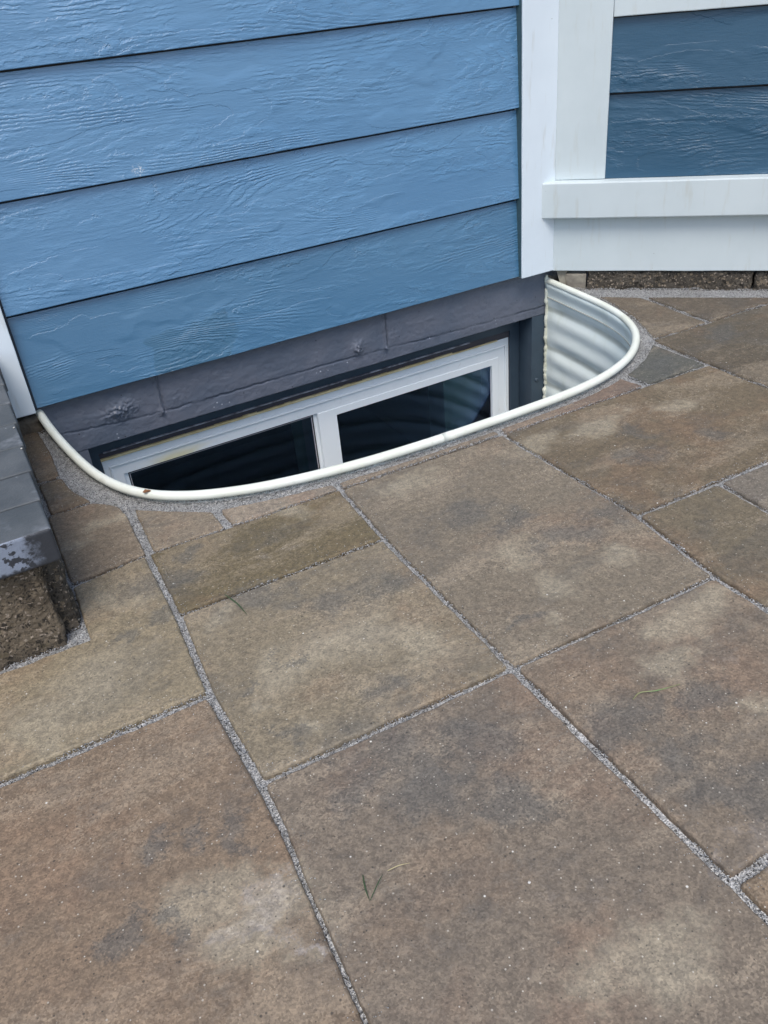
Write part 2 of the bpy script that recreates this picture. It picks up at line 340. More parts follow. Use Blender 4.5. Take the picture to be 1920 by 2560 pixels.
MAT['pebble'] = simple('pale_stone_chip', (0.6, 0.58, 0.54), 0.8, (0.42, 0.40, 0.36), 90.0)
MAT['wedge'] = simple('pale_grey_stone', (0.28, 0.26, 0.21), 0.85, (0.19, 0.17, 0.14), 40.0, 200.0, 0.0015, 0.7)
MAT['mud'] = simple('damp_soil', (0.075, 0.062, 0.045), 0.9, (0.15, 0.13, 0.10), 60.0, 150.0, 0.004, 0.8)

def rim_mat():
    n = NB('ivory_vinyl_rim'); v = n.obj
    t = n.noise(v, 12.0, 5.0, 0.6)
    cc = n.mix(n.ramp(t, 0.35, 0.7), (0.76, 0.80, 0.74), (0.68, 0.71, 0.62))
    x, y, z = n.sep(v)
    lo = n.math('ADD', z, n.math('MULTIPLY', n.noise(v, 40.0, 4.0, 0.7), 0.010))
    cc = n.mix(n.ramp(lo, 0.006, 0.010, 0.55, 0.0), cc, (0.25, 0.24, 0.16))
    sp = n.voro(v, 55.0); sc = n.sep(n.voro(v, 55.0, out='Color'))
    cc = n.mix(n.math('MULTIPLY', n.ramp(sp, 0.03, 0.09, 1.0, 0.0), n.math('GREATER_THAN', sc[0], 0.82)), cc, (0.12, 0.09, 0.05))
    cc = n.mix(n.ramp(n.noise(v, 26.0, 5.0, 0.7), 0.56, 0.72, 0.0, 0.35), cc, (0.38, 0.38, 0.29))
    return n.fin(cc, 0.38, n.bump(n.noise(v, 60.0, 3.0), 0.0008, 0.25), 0.5)
MAT['rim'] = rim_mat()

def liner_mat():
    n = NB('white_corrugated_liner'); v = n.obj
    t = n.noise(n.scale(v, (6, 6, 16)), 1.0, 5.0, 0.6)
    cc = n.mix(n.ramp(t, 0.35, 0.7), (0.86, 0.94, 0.91), (0.80, 0.89, 0.86))
    st = n.noise(n.scale(v, (12, 12, 5)), 1.0, 5.0, 0.65)
    cc = n.mix(n.ramp(st, 0.48, 0.72, 0.0, 0.4), cc, (0.58, 0.64, 0.50))
    x, y, z = n.sep(v)
    # crease shadow painted into each groove of the corrugation
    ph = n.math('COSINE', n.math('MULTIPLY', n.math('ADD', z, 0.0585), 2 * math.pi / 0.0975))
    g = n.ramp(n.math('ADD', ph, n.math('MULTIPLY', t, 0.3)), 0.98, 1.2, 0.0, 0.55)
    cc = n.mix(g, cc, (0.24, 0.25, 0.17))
    return n.fin(cc, 0.42, n.bump(n.noise(v, 50.0, 3.0), 0.001, 0.2), 0.4)
MAT['liner'] = liner_mat()

def glass_mat():
    n = NB('window_glass')
    t = n.t; g = t.nodes.new('ShaderNodeBsdfGlossy'); g.inputs['Roughness'].default_value = 0.015
    g.inputs['Color'].default_value = (0.55, 0.68, 1.0, 1)
    tr = t.nodes.new('ShaderNodeBsdfTransparent'); tr.inputs['Color'].default_value = (0.74, 0.82, 0.82, 1)
    fr = t.nodes.new('ShaderNodeFresnel'); fr.inputs['IOR'].default_value = 1.5
    mx = t.nodes.new('ShaderNodeMixShader')
    n.L(fr.outputs[0], mx.inputs[0]); n.L(tr.outputs[0], mx.inputs[1]); n.L(g.outputs[0], mx.inputs[2])
    n.L(mx.outputs[0], n.out.inputs[0]); t.nodes.remove(n.b)
    return n.m
MAT['glass'] = glass_mat()

def slate_mat(front=False):
    n = NB('painted_tread_front' if front else 'slate_grey_tread'); v = n.rnd(None, 13.0)
    t = n.noise(v, 9.0, 6.0, 0.65)
    cc = n.mix(n.ramp(t, 0.35, 0.65), (0.058, 0.068, 0.076), (0.098, 0.108, 0.116))
    x, y, z = n.sep(n.obj)
    wv = n.voro(v, 60.0); wc = n.sep(n.voro(v, 60.0, out='Color'))
    cc = n.mix(n.math('MULTIPLY', n.ramp(wv, 0.05, 0.16, 1.0, 0.0), n.math('GREATER_THAN', wc[0], 0.74)), cc, (0.42, 0.44, 0.47))
    st = n.noise(n.vmath('ADD', v, (2., 0, 1.)), 13.0, 4.0, 0.6)
    cc = n.mix(n.ramp(st, 0.58, 0.72, 0.0, 0.6), cc, (0.26, 0.28, 0.31))
    if front:
        geo = n.t.nodes.new('ShaderNodeNewGeometry'); ny = n.sep(geo.outputs['True Normal'])[1]
        f = n.math('LESS_THAN', ny, -0.6)
        bl = n.noise(n.scale(v, (62, 62, 75)), 1.0, 5.0, 0.62)
        edge = n.ramp(n.math('ADD', x, n.math('MULTIPLY', bl, 0.08)), -1.150, -1.120, 1.0, 0.0)
        low = n.ramp(n.math('ADD', z, n.math('MULTIPLY', bl, 0.02)), 0.133, 0.138, 0.0, 1.0)
        p = n.math('MULTIPLY', n.ramp(bl, 0.53, 0.57, 1.0, 0.0), n.math('MULTIPLY', edge, low))
        cc = n.mix(f, cc, n.mix(p, (0.030, 0.034, 0.042), (0.20, 0.235, 0.30)))
    h = n.math('ADD', n.noise(v, 50.0, 5.0, 0.65), n.math('MULTIPLY', n.noise(v, 400.0, 2.0), 0.3))
    return n.fin(cc, 0.6, n.bump(h, 0.002, 0.5), 0.4)
MAT['slate'] = slate_mat(); MAT['slate_front'] = slate_mat(True)

def rough_mat(name, a, b, moss):
    n = NB(name); v = n.rnd(None, 21.0)
    t = n.noise(v, 14.0, 6.0, 0.7)
    cc = n.mix(n.ramp(t, 0.35, 0.65), a, b)
    ms = n.noise(n.vmath('ADD', v, (9., 4., 1.)), 16.0, 4.0, 0.65)
    cc = n.mix(n.ramp(ms, 0.5, 0.66, 0.0, 0.7), cc, moss)
    vw = n.vmath('ADD', v, n.vmath('MULTIPLY', n.noise(v, 130.0, 3.0, 0.6, colr=True), (.012, .012, .012)))
    for sc, th, cl in ((60.0, 0.90, (0.20, 0.165, 0.125)), (120.0, 0.74, (0.025, 0.022, 0.018)), (150.0, 0.72, (0.23, 0.185, 0.13)), (240.0, 0.84, (0.42, 0.35, 0.28)), (300.0, 0.72, (0.02, 0.018, 0.016))):
        vv = n.voro(vw, sc); vc = n.sep(n.voro(vw, sc, out='Color'))
        cc = n.mix(n.math('MULTIPLY', n.ramp(vv, 0.30, 0.60, 0.85, 0.0), n.math('GREATER_THAN', vc[0], th)), cc, cl)
    h = n.math('ADD', n.math('MULTIPLY', n.voro(vw, 150.0), 0.8), n.math('MULTIPLY', n.noise(v, 70.0, 7.0, 0.75), 1.6))
    return n.fin(cc, 0.8, n.bump(h, 0.0070, 0.9), 0.3)
MAT['split'] = rough_mat('split_face_concrete', (0.115, 0.092, 0.066), (0.19, 0.155, 0.112), (0.13, 0.11, 0.055))
MAT['split_dark'] = rough_mat('dark_split_face_concrete', (0.075, 0.065, 0.052), (0.12, 0.105, 0.085), (0.045, 0.042, 0.035))

# ------------------------------------------------------------------ smooth rim path
RIM = [(-1.0843, 0.0154, 0.026), (-1.0771, -0.0763, 0.020), (-1.0625, -0.1785, 0.013), (-1.0460, -0.2569, 0.009), (-1.023, -0.3210, 0.008),
 (-0.9930, -0.3700, 0.008), (-0.9572, -0.4042, 0.008), (-0.915, -0.4310, 0.008), (-0.8494, -0.4580, 0.008), (-0.7794, -0.4756, 0.008),
 (-0.7062, -0.4875, 0.008), (-0.6426, -0.4944, 0.008), (-0.5592, -0.4990, 0.008), (-0.4695, -0.5005, 0.008), (-0.3757, -0.5005, 0.008),
 (-0.2742, -0.4970, 0.008), (-0.1858, -0.4830, 0.008), (-0.1040, -0.4530, 0.008), (-0.0413, -0.4110, 0.008), (0.010, -0.3550, 0.008),
 (0.0440, -0.2882, 0.008), (0.0640, -0.2107, 0.008), (0.0735, -0.1259, 0.008), (0.0804, -0.0451, 0.008), (0.0855, 0.0170, 0.008)]
def catmull(P, n=8):
    P = [np.array(q, float) for q in P]; P = [2 * P[0] - P[1]] + P + [2 * P[-1] - P[-2]]; out = []
    for i in range(1, len(P) - 2):
        a, b, c, d = P[i - 1:i + 3]
        for k in range(n):
            t = k / n
            out.append(0.5 * ((2 * b) + (-a + c) * t + (2 * a - 5 * b + 4 * c - d) * t * t + (-a + 3 * b - 3 * c + d) * t ** 3))
    out.append(P[-2]); return np.array(out)
RP = catmull(RIM, 8)
for _ in range(6):                                   # light smoothing of hand-measured points
    RP[1:-1] = 0.25 * RP[:-2] + 0.5 * RP[1:-1] + 0.25 * RP[2:]
tg = np.gradient(RP[:, :2], axis=0); tg /= np.linalg.norm(tg, axis=1)[:, None]
RN = np.stack([tg[:, 1], -tg[:, 0]], 1)              # outward (away from the well): right of travel
if RN[len(RN) // 2, 1] > 0: RN = -RN
WELL = np.concatenate([RP[:, :2] + RN * -0.0035, [[0.082, 0.05]], [[-1.085, 0.05]]])
def in_poly(P, poly):
    P = np.asarray(P, float); x, y = P[:, 0], P[:, 1]; ins = np.zeros(len(P), bool)
    j = len(poly) - 1
    for i in range(len(poly)):
        xi, yi = poly[i]; xj, yj = poly[j]
        c = ((yi > y) != (yj > y)) & (x < (xj - xi) * (y - yi) / (yj - yi + 1e-15) + xi)
        ins ^= c; j = i
    return ins

# ------------------------------------------------------------------ setting: ground sheet and sand sheet, both with the well's opening
def holed_sheet(name, outer, z, mat):
    bm = bmesh.new(); edges = []
    for loop in (outer, [tuple(q) for q in WELL]):
        vs = [bm.verts.new((q[0], q[1], z)) for q in loop]
        for i in range(len(vs)): edges.append(bm.edges.new((vs[i], vs[(i + 1) % len(vs)])))
    bmesh.ops.triangle_fill(bm, use_beauty=True, use_dissolve=False, edges=edges)
    for f in bm.faces:
        if f.normal.z < 0: f.normal_flip()
    me = bpy.data.meshes.new(name); bm.to_mesh(me); bm.free()
    return link_obj(name, me, mat)
G = 60
g = holed_sheet('ground', [(-G, -G), (G, -G), (G, G), (-G, G)], -0.030, MAT['ground']); tag(g, kind='structure')
sn = holed_sheet('joint_sand', [(-4.2, -4.2), (3.6, -4.2), (3.6, 0.30), (-4.2, 0.30)], -0.0075, MAT['sand'])
tag(sn, 'pale grey coarse sand filling the joints between the pavers and around the window well', 'sand', kind='stuff')

# ------------------------------------------------------------------ pavers
def ip(tab, t):
    ks = sorted(tab); xs = [k[0] for k in ks]; ys = [k[1] for k in ks]; return float(np.interp(t, xs, ys))
J1 = lambda y: ip([(-1.6, -1.069), (-1.229, -1.067), (-1.063, -1.054), (-0.978, -1.051), (-0.834, -1.052), (-0.674, -1.041), (-0.518, -1.036), (-0.36, -1.029)], y)
J3 = lambda y: ip([(-1.6, -0.765), (-1.293, -0.757), (-0.983, -0.754), (-0.683, -0.748), (-0.523, -0.737)], y)
J4 = lambda y: ip([(-1.2, -0.457), (-0.994, -0.457), (-0.839, -0.438), (-0.696, -0.437), (-0.52, -0.441)], y)
J5 = lambda y: 0.012
R0 = lambda x: -0.519 - 0.0240 * (x + 1.04)
R1 = lambda x: -0.676 - 0.02 * (x + 1.04)
R3 = lambda x: -0.977 - 0.028 * (x + 1.05)
R3b = lambda x: -0.839 - 0.03 * (x + 0.437)
RK = lambda x: -0.392 - 0.03 * x
def arc(s0, s1, off):                                # points just outside the rim between two x (or index) values
    idx = range(s0, s1, 3) if s1 > s0 else range(s0, s1, -3)
    return [tuple(RP[i, :2] + RN[i] * off) for i in idx]
n8 = 8
PAV = [
 # label, tone, polygon (counter-clockwise or not, fixed later)
 ('small brown paver wedged between the stone step and the well rim, nearest the house wall', (.155, .118, .080), [(-1.136, 0.008), (-1.096, 0.008), (-1.091, -0.10), (-1.094, -0.2035), (-1.136, -0.2035)]),
 ('small brown paver beside the step, with one corner cut round the well sand', (.150, .116, .080), [(-1.136, -0.2075), (-1.093, -0.2075), (-1.086, -0.262), (-1.067, -0.320), (-1.136, -0.322)]),
 ('brown paver beside the step corner, its top right corner rounded off by the well sand', (.170, .135, .100), [(-1.142, -0.3225), (-1.068, -0.3235), (-1.048, -0.344), (-1.034, -0.362), (J1(-.4), -.40), (J1(-.5), R0(-1.03)), (-1.146, -0.527)]),
 ('small tan paver under the lower left bend of the well rim', (.200, .165, .125), [(-1.022, -0.378), (-0.985, -0.412), (-0.950, -0.442), (-0.919, -0.463), (-0.919, R0(-.92)), (-1.030, R0(-1.03))]),
 ('thin sliver of pinkish paver left of the front of the well rim', (.215, .180, .145), [(-0.912, -0.467), (-0.858, -0.481), (-0.790, -0.495), (-0.738, -0.505), (-0.738, R0(-.74)), (-0.912, R0(-.91))]),
 ('thin long paver sliver along the middle of the well rim front', (.190, .155, .120), [(-0.734, -0.505), (-0.66, -0.510), (-0.58, -0.5135), (-0.50, -0.514), (-0.443, -0.514), (-0.443, R0(-.44) + .001), (-0.734, R0(-.73) + .001)]),
 ('reddish paver sliver that widens under the right bend of the well rim', (.200, .150, .120), [(-0.437, -0.513), (-0.34, -0.513), (-0.26, -0.509), (-0.19, -0.499), (-0.148, -0.487), (-0.138, R0(-.13)), (-0.437, R0(-.44))]),
 ('small slate grey four-sided paver right of the well rim bend', (.110, .110, .098), [(-0.132, -0.484), (-0.098, -0.470), (-0.052, -0.448), (0.008, -0.405), (0.0105, R0(0.01)), (-0.130, R0(-.13))]),
 ('brown paver with a curved edge between the well rim and the foundation blocks', (.150, .122, .092), [(0.024, RK(.02)), (0.169, RK(.169)), (0.180, -0.196), (0.113, -0.125), (0.099, -0.20), (0.080, -0.275), (0.056, -0.330)]),
 ('dark triangular paver beside the foundation blocks', (.125, .103, .080), [(0.173, RK(.173)), (0.184, -0.200), (0.392, -0.400)]),
 ('large dark brown paver with rippled face at the right edge under the blocks', (.120, .098, .072), [(0.017, RK(.017)), (0.397, RK(.397)), (0.50, -0.512), (0.50, -0.70), (0.013, -0.695)]),
 ('large rust and olive mottled paver right of the well, touching the slate grey one', (.165, .130, .088), [(-0.441, R0(-.44)), (0.0125, R0(0.01)), (0.0105, -0.845), (-0.438, R3b(-.438))]),
 ('olive brown paver at the right edge with a joint on its right', (.140, .115, .080), [(-0.438, R3b(-.438)), (-0.291, R3b(-.291)), (-0.302, -1.140), (-0.456, -1.140), (-0.457, -0.994)]),
 ('greyish paver cut off by the right edge, above the olive one', (.150, .130, .108), [(-0.289, R3b(-.289)), (0.0105, -0.850), (0.010, -1.00), (-0.298, -1.00)]),
 ('large brown and grey paver in the middle with one rust spot', (.170, .142, .108), [(J3(-.53), R0(-.737)), (-0.441, R0(-.441)), (-0.438, -0.839), (-0.457, R3(-.457)), (J3(-.98), R3(-.754)), (J3(-.70), -.70)]),
 ('dark olive rectangular paver below the sliver pavers', (.130, .104, .062), [(-1.035, R0(-1.035)), (-0.738, R0(-.738)), (-0.748, R1(-.748)), (-1.040, R1(-1.04))]),
 ('large paver with broad tan band across its middle, centre left', (.195, .162, .115), [(-1.040, R1(-1.04)), (-0.748, R1(-.748)), (-0.7535, R3(-.753)), (-1.050, R3(-1.05)), (-1.052, -0.83)]),
 ('large tan paver notched round the corner of the stone step', (.215, .178, .122), [(-1.146, -0.532), (-1.037, -0.5195), (J1(-.68), -.68), (-1.052, -0.8295), (-1.36, -0.8295), (-1.36, -0.656), (-1.149, -0.656)]),
 ('very large rusty brown paver filling the lower left corner', (.175, .130, .092), [(-1.053, -0.8325), (-1.0505, -0.975), (-1.052, -1.040), (-1.056, -1.095), (-1.0645, -1.229), (-1.0655, -1.295), (-1.36, -1.295), (-1.36, -0.8325)]),
 ('very large grey brown paver at the bottom middle with grass bits on it', (.162, .132, .103), [(-1.0505, R3(-1.05)), (-0.7545, R3(-.754)), (-0.757, -1.29), (-0.762, -1.44), (-1.069, -1.44), (-1.0690, -1.229), (-1.0605, -1.095), (-1.054, -1.040)]),
 ('large brown grey paver on the right carrying a bright green grass blade', (.165, .133, .102), [(-0.7535, R3(-.7535)), (-0.4585, R3(-.4585)), (-0.460, -1.2878), (-0.757, -1.2878)]),
 ('corner of a tan paver cut off by the lower right edge', (.190, .145, .100), [(-0.757, -1.2885), (-0.460, -1.2885), (-0.462, -1.58), (-0.764, -1.58)]),
]
def resample(poly, gap, step=0.007, rad=0.004):
    P = np.array(poly, float)
    A = 0.5 * np.sum(P[:, 0] * np.roll(P[:, 1], -1) - np.roll(P[:, 0], -1) * P[:, 1])
    if A < 0: P = P[::-1]
    n = len(P); Q = []
    for i in range(n):                               # inset by half a joint
        a, b, c = P[i - 1], P[i], P[(i + 1) % n]
        u = (b - a) / np.linalg.norm(b - a); v = (c - b) / np.linalg.norm(c - b)
        nu = np.array([-u[1], u[0]]); nv = np.array([-v[1], v[0]])
        m = nu + nv; m /= max(np.dot(m, nu), 0.35) if np.dot(m, m) > 0 else 1
        k = m * gap if np.linalg.norm(m) < 3 else nu * gap
        Q.append(b + k)
    Q = np.array(Q); out = []
    for i in range(n):
        a, b, c = Q[i - 1], Q[i], Q[(i + 1) % n]
        u = b - a; v = c - b; lu, lv = np.linalg.norm(u), np.linalg.norm(v); u = u / lu; v = v / lv
        r = min(rad, lu * .3, lv * .3) if np.dot(u, v) < 0.85 else 0.001
        p0 = b - u * r; p1 = b + v * r
        for t in (0, .33, .67, 1): out.append((1 - t) ** 2 * p0 + 2 * t * (1 - t) * b + t * t * p1)
        e = c - v * min(rad, lv * .3); L = np.linalg.norm(e - p1); k = int(L / step)
        for j in range(1, k): out.append(p1 + (e - p1) * j / k)
    return np.array(out)
def paver_geom(poly, gap, seed, top=0.0):
    O = resample(poly, gap); n = len(O)
    nx = np.roll(O, -1, 0) - np.roll(O, 1, 0); nx /= np.linalg.norm(nx, axis=1)[:, None] + 1e-9
    N = np.stack([-nx[:, 1], nx[:, 0]], 1)           # inward
    j = np.array([fbm(q[0] * 45, q[1] * 45, seed * 3.1) * 0.0008 + fbm(q[0] * 150, q[1] * 150, seed) * 0.0006 for q in O])
    O = O + N * j[:, None]
    ch = np.array([0.0021 + 0.0013 * fbm(q[0] * 60, q[1] * 60, seed + 9) for q in O]).clip(0.0008, 0.004)
    V = []; F = []
    rings = [(0.0, -0.050), (0.0, None), (0.45, -0.0010), (1.3, 0.0)]
    for a, z in rings:
        for i in range(n):
            zz = (top - ch[i] * 1.6) if z is None else top + z
            if z == -0.0010: zz = top - ch[i] * 0.6
            q = O[i] + N[i] * ch[i] * a
            V.append((q[0], q[1], zz))
    for r in range(3):
        for i in range(n):
            k = (i + 1) % n; F.append((r * n + i, r * n + k, (r + 1) * n + k, (r + 1) * n + i))
    for t in tessellate_polygon([[Vector(q) for q in V[3 * n:]]]):
        a, b, c = (Vector(V[3 * n + i]) for i in t)
        F.append(tuple(3 * n + i for i in (t if (b - a).cross(c - a).z > 0 else t[::-1])))
    return V, F, O
OUT = []
for i, (lab, tone, poly) in enumerate(PAV):
    gap = 0.0042 if abs(np.array(poly)[:, 1]).min() > 0.6 else 0.0034
    if 'sliver' in lab: gap = 0.0028
    V, F, O = paver_geom(poly, gap, i + 1.0, top=random.uniform(-0.0008, 0.0004)); OUT.append(O)
    c = np.array(poly).mean(0)
    o = mesh('paver', V, F, MAT['paver'], loc=(c[0], c[1], 0))
    if c[0] > -.44 and c[1] > -.75: tone = tuple(q * .80 for q in tone)
    o.color = (*tone, 1)
    tag(o, lab, 'paver', 'patio pavers')
# the rest of the patio, wholly outside the picture
rects = [(0.016, .498, -1.0, -.705), (-.290, .498, -1.28, -1.005), (-.452, -.300, -1.28, -1.145), (-.455, -.01, -1.58, -1.293), (-.0, .498, -1.58, -1.293),
         (-1.064, -.768, -1.58, -1.446), (-1.358, -1.074, -1.58, -1.30)]
for ix in range(-9, 11):
    for iy in range(-9, 1):
        x0 = 0.505 + .30 * ix - 0.004; y0 = -1.285 + .30 * iy
        x1, y1 = x0 + .296, y0 + .296
        if x0 > -1.37 and x1 < .52 and y1 > -1.6: continue
        if x1 > -1.36 and x0 < .5 and y1 > -1.59: 
            if y0 > -1.6: continue
        if y1 > -1.585 and x0 < .5 and x1 > -1.37: continue
        if x1 + y1 > -0.03 or (x1 < -1.3 and y1 > -0.66): continue
        rects.append((x0, x1, y0, y1))
PV = []; PF = []
for k, (x0, x1, y0, y1) in enumerate(rects):
    V, F, O = paver_geom([(x0, y0), (x1, y0), (x1, y1), (x0, y1)], 0.003, 50 + k, 0.0)
    b = len(PV); PV += V; PF += [tuple(q + b for q in f) for f in F]; OUT.append(O)
pt = mesh('patio', PV, PF, MAT['paver']); pt.color = (.165, .133, .102, 1); tag(pt, kind='structure')

# ------------------------------------------------------------------ sand grains in the joints and round the rim
def grains(name, pts, smin, smax, z0, mat, parent=None):
    n = len(pts)
    base = np.array([(1, 0, 0), (-1, 0, 0), (0, 1, 0), (0, -1, 0), (0, 0, 1), (0, 0, -1)], float)
    fc = np.array([(0, 2, 4), (2, 1, 4), (1, 3, 4), (3, 0, 4), (2, 0, 5), (1, 2, 5), (3, 1, 5), (0, 3, 5)])
    s = rng.uniform(smin, smax, (n, 1, 1)) * rng.uniform(.6, 1.35, (n, 6, 1)); a = rng.uniform(0, 6.28, n); t = rng.uniform(-.8, .8, n)
    V = base[None] * s * np.array([1, .8, .65])
    ca, sa, ct, st = np.cos(a)[:, None], np.sin(a)[:, None], np.cos(t)[:, None], np.sin(t)[:, None]
    X, Y, Z = V[..., 0], V[..., 1], V[..., 2]; X, Z = X * ct - Z * st, X * st + Z * ct; X, Y = X * ca - Y * sa, X * sa + Y * ca
    V = np.stack([X, Y, Z], -1) + np.concatenate([pts, np.full((n, 1), 0.0)], 1)[:, None] ; V[..., 2] += (z0 if np.ndim(z0) == 0 else z0[:, None])
    F = fc[None] + (np.arange(n) * 6)[:, None, None]
    me = bpy.data.meshes.new(name); me.vertices.add(n * 6); me.vertices.foreach_set('co', V.ravel())
    me.loops.add(n * 24); me.loops.foreach_set('vertex_index', F.ravel().astype(np.int32))
    me.polygons.add(n * 8); me.polygons.foreach_set('loop_start', np.arange(0, n * 24, 3, dtype=np.int32)); me.update(calc_edges=True)
    return link_obj(name, me, mat, parent)
xy = np.stack([rng.uniform(-1.42, .62, 1100000), rng.uniform(-1.62, .01, 1100000)], 1)
keep = (xy[:, 0] + xy[:, 1] < 0.08) & ~in_poly(xy, WELL) & ~((xy[:, 0] < -1.168) & (xy[:, 1] > -.645))
xy = xy[keep]
for O in OUT:
    lo, hi = O.min(0), O.max(0)
    c = (xy[:, 0] > lo[0]) & (xy[:, 0] < hi[0]) & (xy[:, 1] > lo[1]) & (xy[:, 1] < hi[1])
    idx = np.nonzero(c)[0]
    if len(idx): xy = np.delete(xy, idx[in_poly(xy[idx], O)], 0)
# only where the camera's ground footprint lies (a margin round it)
dv = np.concatenate([xy, np.zeros((len(xy), 1))], 1) - CAM; q = dv @ CR
u = 1049.3 * q[:, 0] / -q[:, 2] / .4 / 2.5; v_ = 1049.3 * q[:, 1] / -q[:, 2] / 2.5 / .4
kp = (np.abs(u) < 620) & (np.abs(v_) < 780); xy = xy[kp]
hm = np.array([fbm(p[0] * 22, p[1] * 22, 4.2, 3) for p in xy])
near_rim = np.array([np.min(np.hypot(RP[::3, 0] - p[0], RP[::3, 1] - p[1])) for p in xy]) < .045
z0 = np.where(near_rim, -0.0016 + .0014 * hm, -0.0036 + 0.0040 * hm - .0022 * np.clip((-.95 - xy[:, 1]) / .15, 0, 1))
sg = grains('sand_grains', xy, 0.0005, 0.0012, z0, MAT['sand'])
tag(sg, 'loose grey grit lying on top of the joints and round the well rim', 'grit', kind='stuff')

# ------------------------------------------------------------------ window well
well = empty('window_well', (-0.5, -0.25, 0), 'curved corrugated white basement window well with ivory tube rim', 'window well')
def tube(path, rad, seg=14, cap=True):
    P = np.array(path); T = np.gradient(P, axis=0); T /= np.linalg.norm(T, axis=1)[:, None]
    V = []; F = []
    for i in range(len(P)):
        up = np.array([0, 0, 1.0]); 
        if abs(T[i] @ up) > .9: up = np.array([0, 1.0, 0])
        s = np.cross(T[i], up); s /= np.linalg.norm(s); u = np.cross(s, T[i])
        r = rad[i] if np.ndim(rad) else rad
        for k in range(seg):
            a = 2 * math.pi * k / seg; V.append(P[i] + r * (math.cos(a) * s + math.sin(a) * u))
    for i in range(len(P) - 1):
        for k in range(seg):
            k2 = (k + 1) % seg; F.append((i * seg + k, i * seg + k2, (i + 1) * seg + k2, (i + 1) * seg + k))
    if cap: F.append(tuple(range(seg))); F.append(tuple(reversed(range((len(P) - 1) * seg, len(P) * seg))))
    return V, F
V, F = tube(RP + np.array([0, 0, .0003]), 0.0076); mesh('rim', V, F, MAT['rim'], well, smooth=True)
seam_i = int(np.argmin(np.hypot(RP[:, 0] + .530, RP[:, 1] + .50)))
V, F = tube(RP[seam_i - 1:seam_i + 2] + np.array([0, 0, .0003]), 0.0079); mesh('rim_joint', V, F, MAT['rim'], well, smooth=True)
zs = np.linspace(0.0, -0.80, 260); V = []; F = []
def prof(z):                                         # corrugation: broad humps towards the well, tight grooves between them
    ph = 2 * math.pi * (z + 0.0585) / 0.0975
    c = math.cos(ph); a = 0.0078 * (0.5 + 0.5 * c) ** 4 + 0.0030 * (0.5 - 0.5 * c) ** 4
    return a * min(1.0, max(0.0, (-z - 0.006) / 0.03))
for z in zs:
    for i in range(len(RP)):
        d = prof(z) * min(1.0, 0.35 + max(0.0, .0 - RP[i, 1]) / .06) + 0.0012 * fbm(RP[i, 0] * 7, RP[i, 1] * 7, z * 14)
        q = RP[i, :2] + RN[i] * (d - 0.0045 * max(0.0, 1 - max(0.0, -z - .004) / .02) - .001); V.append((q[0], q[1], min(z, RP[i, 2])if z < 0 else RP[i, 2] - .003))
nr_ = len(RP)
for r in range(len(zs) - 1):
    for i in range(nr_ - 1): F.append((r * nr_ + i, (r + 1) * nr_ + i, (r + 1) * nr_ + i + 1, r * nr_ + i + 1))
ln = mesh('corrugated_liner', V, F, MAT['liner'], well, smooth=True)
md = ln.modifiers.new('thick', 'SOLIDIFY'); md.thickness = 0.0012; md.offset = 0
def ragged(x, y, z0, z1, seed):
    zz = np.linspace(z0, z1, 170); p = []; r = []
    for z in zz:
        pr = prof(z) if z < 0 else 0
        p.append((x + pr * .3 + .0022 * fbm(z * 60, seed, 0), y + .0012 * fbm(z * 45, seed + 3, 0), z)); r.append(.0042 * (1 + .75 * fbm(z * 90, seed + 7, 0) + .5 * fbm(z * 260, seed, 1)))
    return tube(p, np.array(r).clip(.0012, .009), 9)
V, F = ragged(0.0835, 0.0165, 0.022, -0.70, 2.0); mesh('sealant_bead', V, F, MAT['caulk'], well, smooth=True)
V, F = ragged(-1.083, 0.0165, 0.026, -0.70, 5.0); mesh('sealant_bead', V, F, MAT['caulk'], well, smooth=True)
gp = np.stack([rng.uniform(-1.1, .1, 9000), rng.uniform(-.52, .02, 9000)], 1); gp = gp[in_poly(gp, WELL)]
gv = grains('well_gravel', gp, .006, .013, -0.745 + rng.uniform(-.008, .012, len(gp)), MAT['sand'])
tag(gv, 'grey gravel lying at the bottom of the window well', 'gravel', kind='stuff')
box('well_floor', -1.12, .12, -.54, .02, -.80, -.752, MAT['ground']); tag(bpy.data.objects['well_floor'], kind='structure')

# leaf scrap on the rim
lf = [(-0.9995, -0.3755, .0160), (-0.9945, -0.3735, .0185), (-0.9885, -0.3760, .0165), (-0.9865, -0.3790, .0150), (-0.9920, -0.3800, .0172), (-0.9970, -0.3795, .0158)]
V = lf + [(x, y, z + .0006) for x, y, z in lf]
k = len(lf); F = [tuple(range(k - 1, -1, -1)), tuple(range(k, 2 * k))] + [(i, (i + 1) % k, (i + 1) % k + k, i + k) for i in range(k)]
o = mesh('leaf_scrap', V, F, MAT['leaf']); tag(o, 'tiny curled brown leaf scrap stuck on the ivory well rim', 'leaf')

